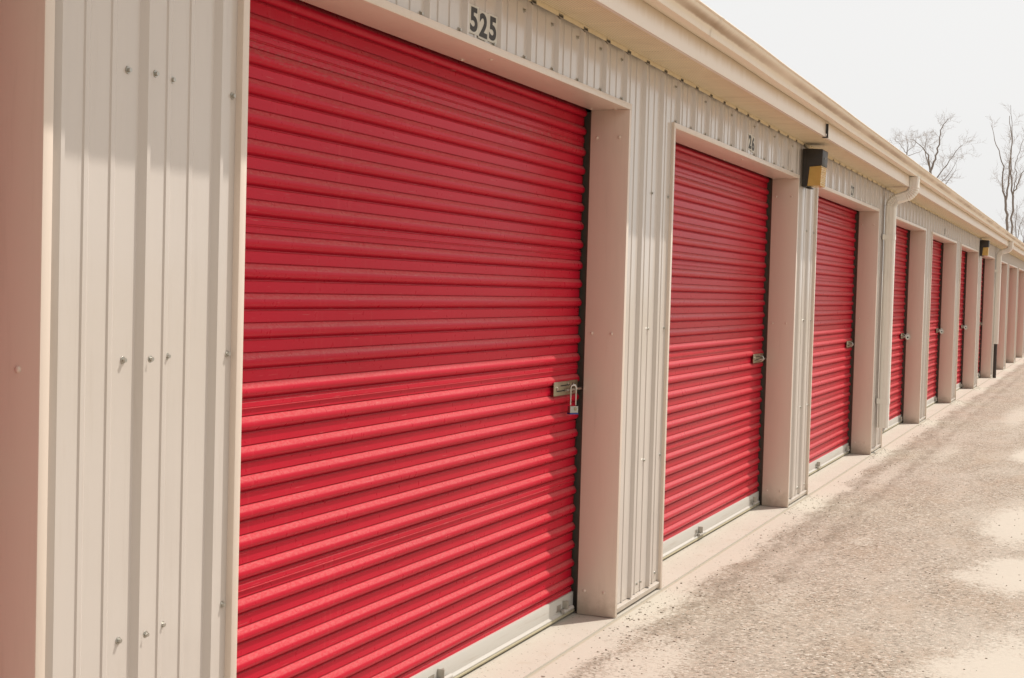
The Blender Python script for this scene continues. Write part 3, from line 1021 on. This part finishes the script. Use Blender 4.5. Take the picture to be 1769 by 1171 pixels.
def tree(label, limbs, dist, seed, depth=2, trunk_r=0.16, tw_len=1.3, name="bare_tree", lift=0.15, every=1):
    """limbs: list of pixel polylines with start radius; the first is the trunk and runs down to the ground"""
    rng = random.Random(seed)
    base = px2pt(*limbs[0][0][0], dist)
    root = thing(name, label, "tree", (base.x, base.y, 0), 0, "bare trees behind the storage building")
    o = Vector((base.x, base.y, 0))
    tr, br, tw = MB(), MB(), MB()
    for li, (pl, r0, r1) in enumerate(limbs):
        drift = 0.0 if li == 0 else rng.uniform(-1.2, 1.2)
        pts = []
        for k, (u, v) in enumerate(pl):
            dk = dist + drift * k / max(1, len(pl) - 1)
            pts.append(px2pt(u, v, dk) - o)
        if li == 0:
            pts = [Vector((pts[0].x * .3, pts[0].y * .3, 0))] + pts
        m_ = len(pts)
        # subdivide a little with wobble
        fine, rads = [], []
        for k in range(m_ - 1):
            for q in range(4):
                u = q / 4
                p = pts[k].lerp(pts[k + 1], u)
                if not (k == 0 and q == 0):
                    p = p + Vector((rng.gauss(0, .02), rng.gauss(0, .02), 0))
                fine.append(p)
        fine.append(pts[-1])
        for k in range(len(fine)):
            rads.append(r0 + (r1 - r0) * k / (len(fine) - 1))
        rads = [r * 0.40 for r in rads]
        (tr if li == 0 else br).tube(fine, rads, 7, cap=True)
        if li == 0 and m_ > 2 and r1 > 0.05: continue
        for k in range(1, len(fine), every):
            if rng.random() < 0.44:
                d = (fine[k] - fine[k - 1]).normalized()
                a = rng.uniform(0, 2 * math.pi)
                ortho = d.orthogonal().normalized(); o2 = d.cross(ortho)
                nd = (d * .5 + (ortho * math.cos(a) + o2 * math.sin(a)) * .6 + Vector((0, 0, lift))).normalized()
                twigs(tw, fine[k], nd, tw_len * rng.uniform(.6, 1.2), max(0.005, min(0.016, rads[k] * .30)), depth, rng, lift=lift)
    build("trunk", tr, M['bark'], root, smooth=60)
    if br.v: build("limbs", br, M['bark'], root, smooth=60)
    if tw.v: build("crown", tw, M['twig'], root, smooth=60, fix=False)
tree("leafless spreading tree with a forked trunk behind the gutter near the first downspout",
     [([(1607, 330), (1607, 296)], .20, .15),
      ([(1607, 296), (1615, 275), (1622, 250), (1624, 225), (1638, 205)], .12, .03),
      ([(1607, 296), (1604, 268), (1590, 250), (1575, 240)], .09, .02),
      ([(1609, 320), (1630, 292), (1650, 262), (1663, 250)], .07, .02),
      ([(1612, 330), (1640, 300), (1655, 272)], .05, .015),
      ([(1606, 290), (1598, 262), (1600, 235)], .06, .02),
      ([(1625, 330), (1640, 310), (1652, 290)], .05, .015)], 62, 3, depth=2, tw_len=0.62, lift=0.08)
tree("faint twiggy leafless tree low behind the gutter, leftmost of the bare trees",
     [([(1567, 290), (1567, 262)], .10, .07),
      ([(1567, 262), (1568, 250), (1565, 236)], .05, .02), ([(1567, 265), (1555, 250), (1545, 240)], .04, .015),
      ([(1567, 262), (1580, 250), (1585, 236)], .04, .015), ([(1566, 270), (1590, 262), (1600, 250)], .04, .012)], 75, 5, depth=2, tw_len=0.6, lift=0.08)
tree("tall bare tree whose thick trunk forks into a long leaning left stem",
     [([(1739, 430), (1739, 380), (1737, 345)], .17, .13),
      ([(1737, 345), (1732, 325), (1733, 288), (1722, 250), (1712, 215)], .11, .02),
      ([(1738, 345), (1742, 312), (1745, 280), (1748, 245), (1744, 200)], .11, .03)], 66, 11, depth=2, tw_len=0.60)
tree("tall slender bare tree with a high fork, standing right of the thick trunked one",
     [([(1749, 440), (1748, 390), (1750, 338)], .13, .11),
      ([(1750, 338), (1746, 300), (1746, 265), (1749, 240), (1746, 182)], .10, .02),
      ([(1750, 338), (1757, 322), (1764, 300), (1772, 288)], .09, .03),
      ([(1751, 335), (1755, 310), (1754, 285), (1760, 265), (1768, 240)], .06, .02)], 68, 17, depth=2, tw_len=0.60)
tree("thin bare pole of a dead tree at the right edge above the roof",
     [([(1755, 440), (1755, 395), (1757, 354)], .09, .02), ([(1756, 420), (1762, 390), (1768, 375)], .04, .015)], 60, 23, depth=1, tw_len=0.5)
tree("low pale leafless thicket at the right edge behind the roof line",
     [([(1768, 440), (1768, 418)], .10, .07),
      ([(1768, 420), (1764, 400), (1760, 388)], .04, .01), ([(1768, 420), (1770, 400), (1768, 378)], .04, .01), ([(1768, 420), (1776, 400), (1780, 380)], .04, .01)],
     80, 31, depth=2, tw_len=1.0)
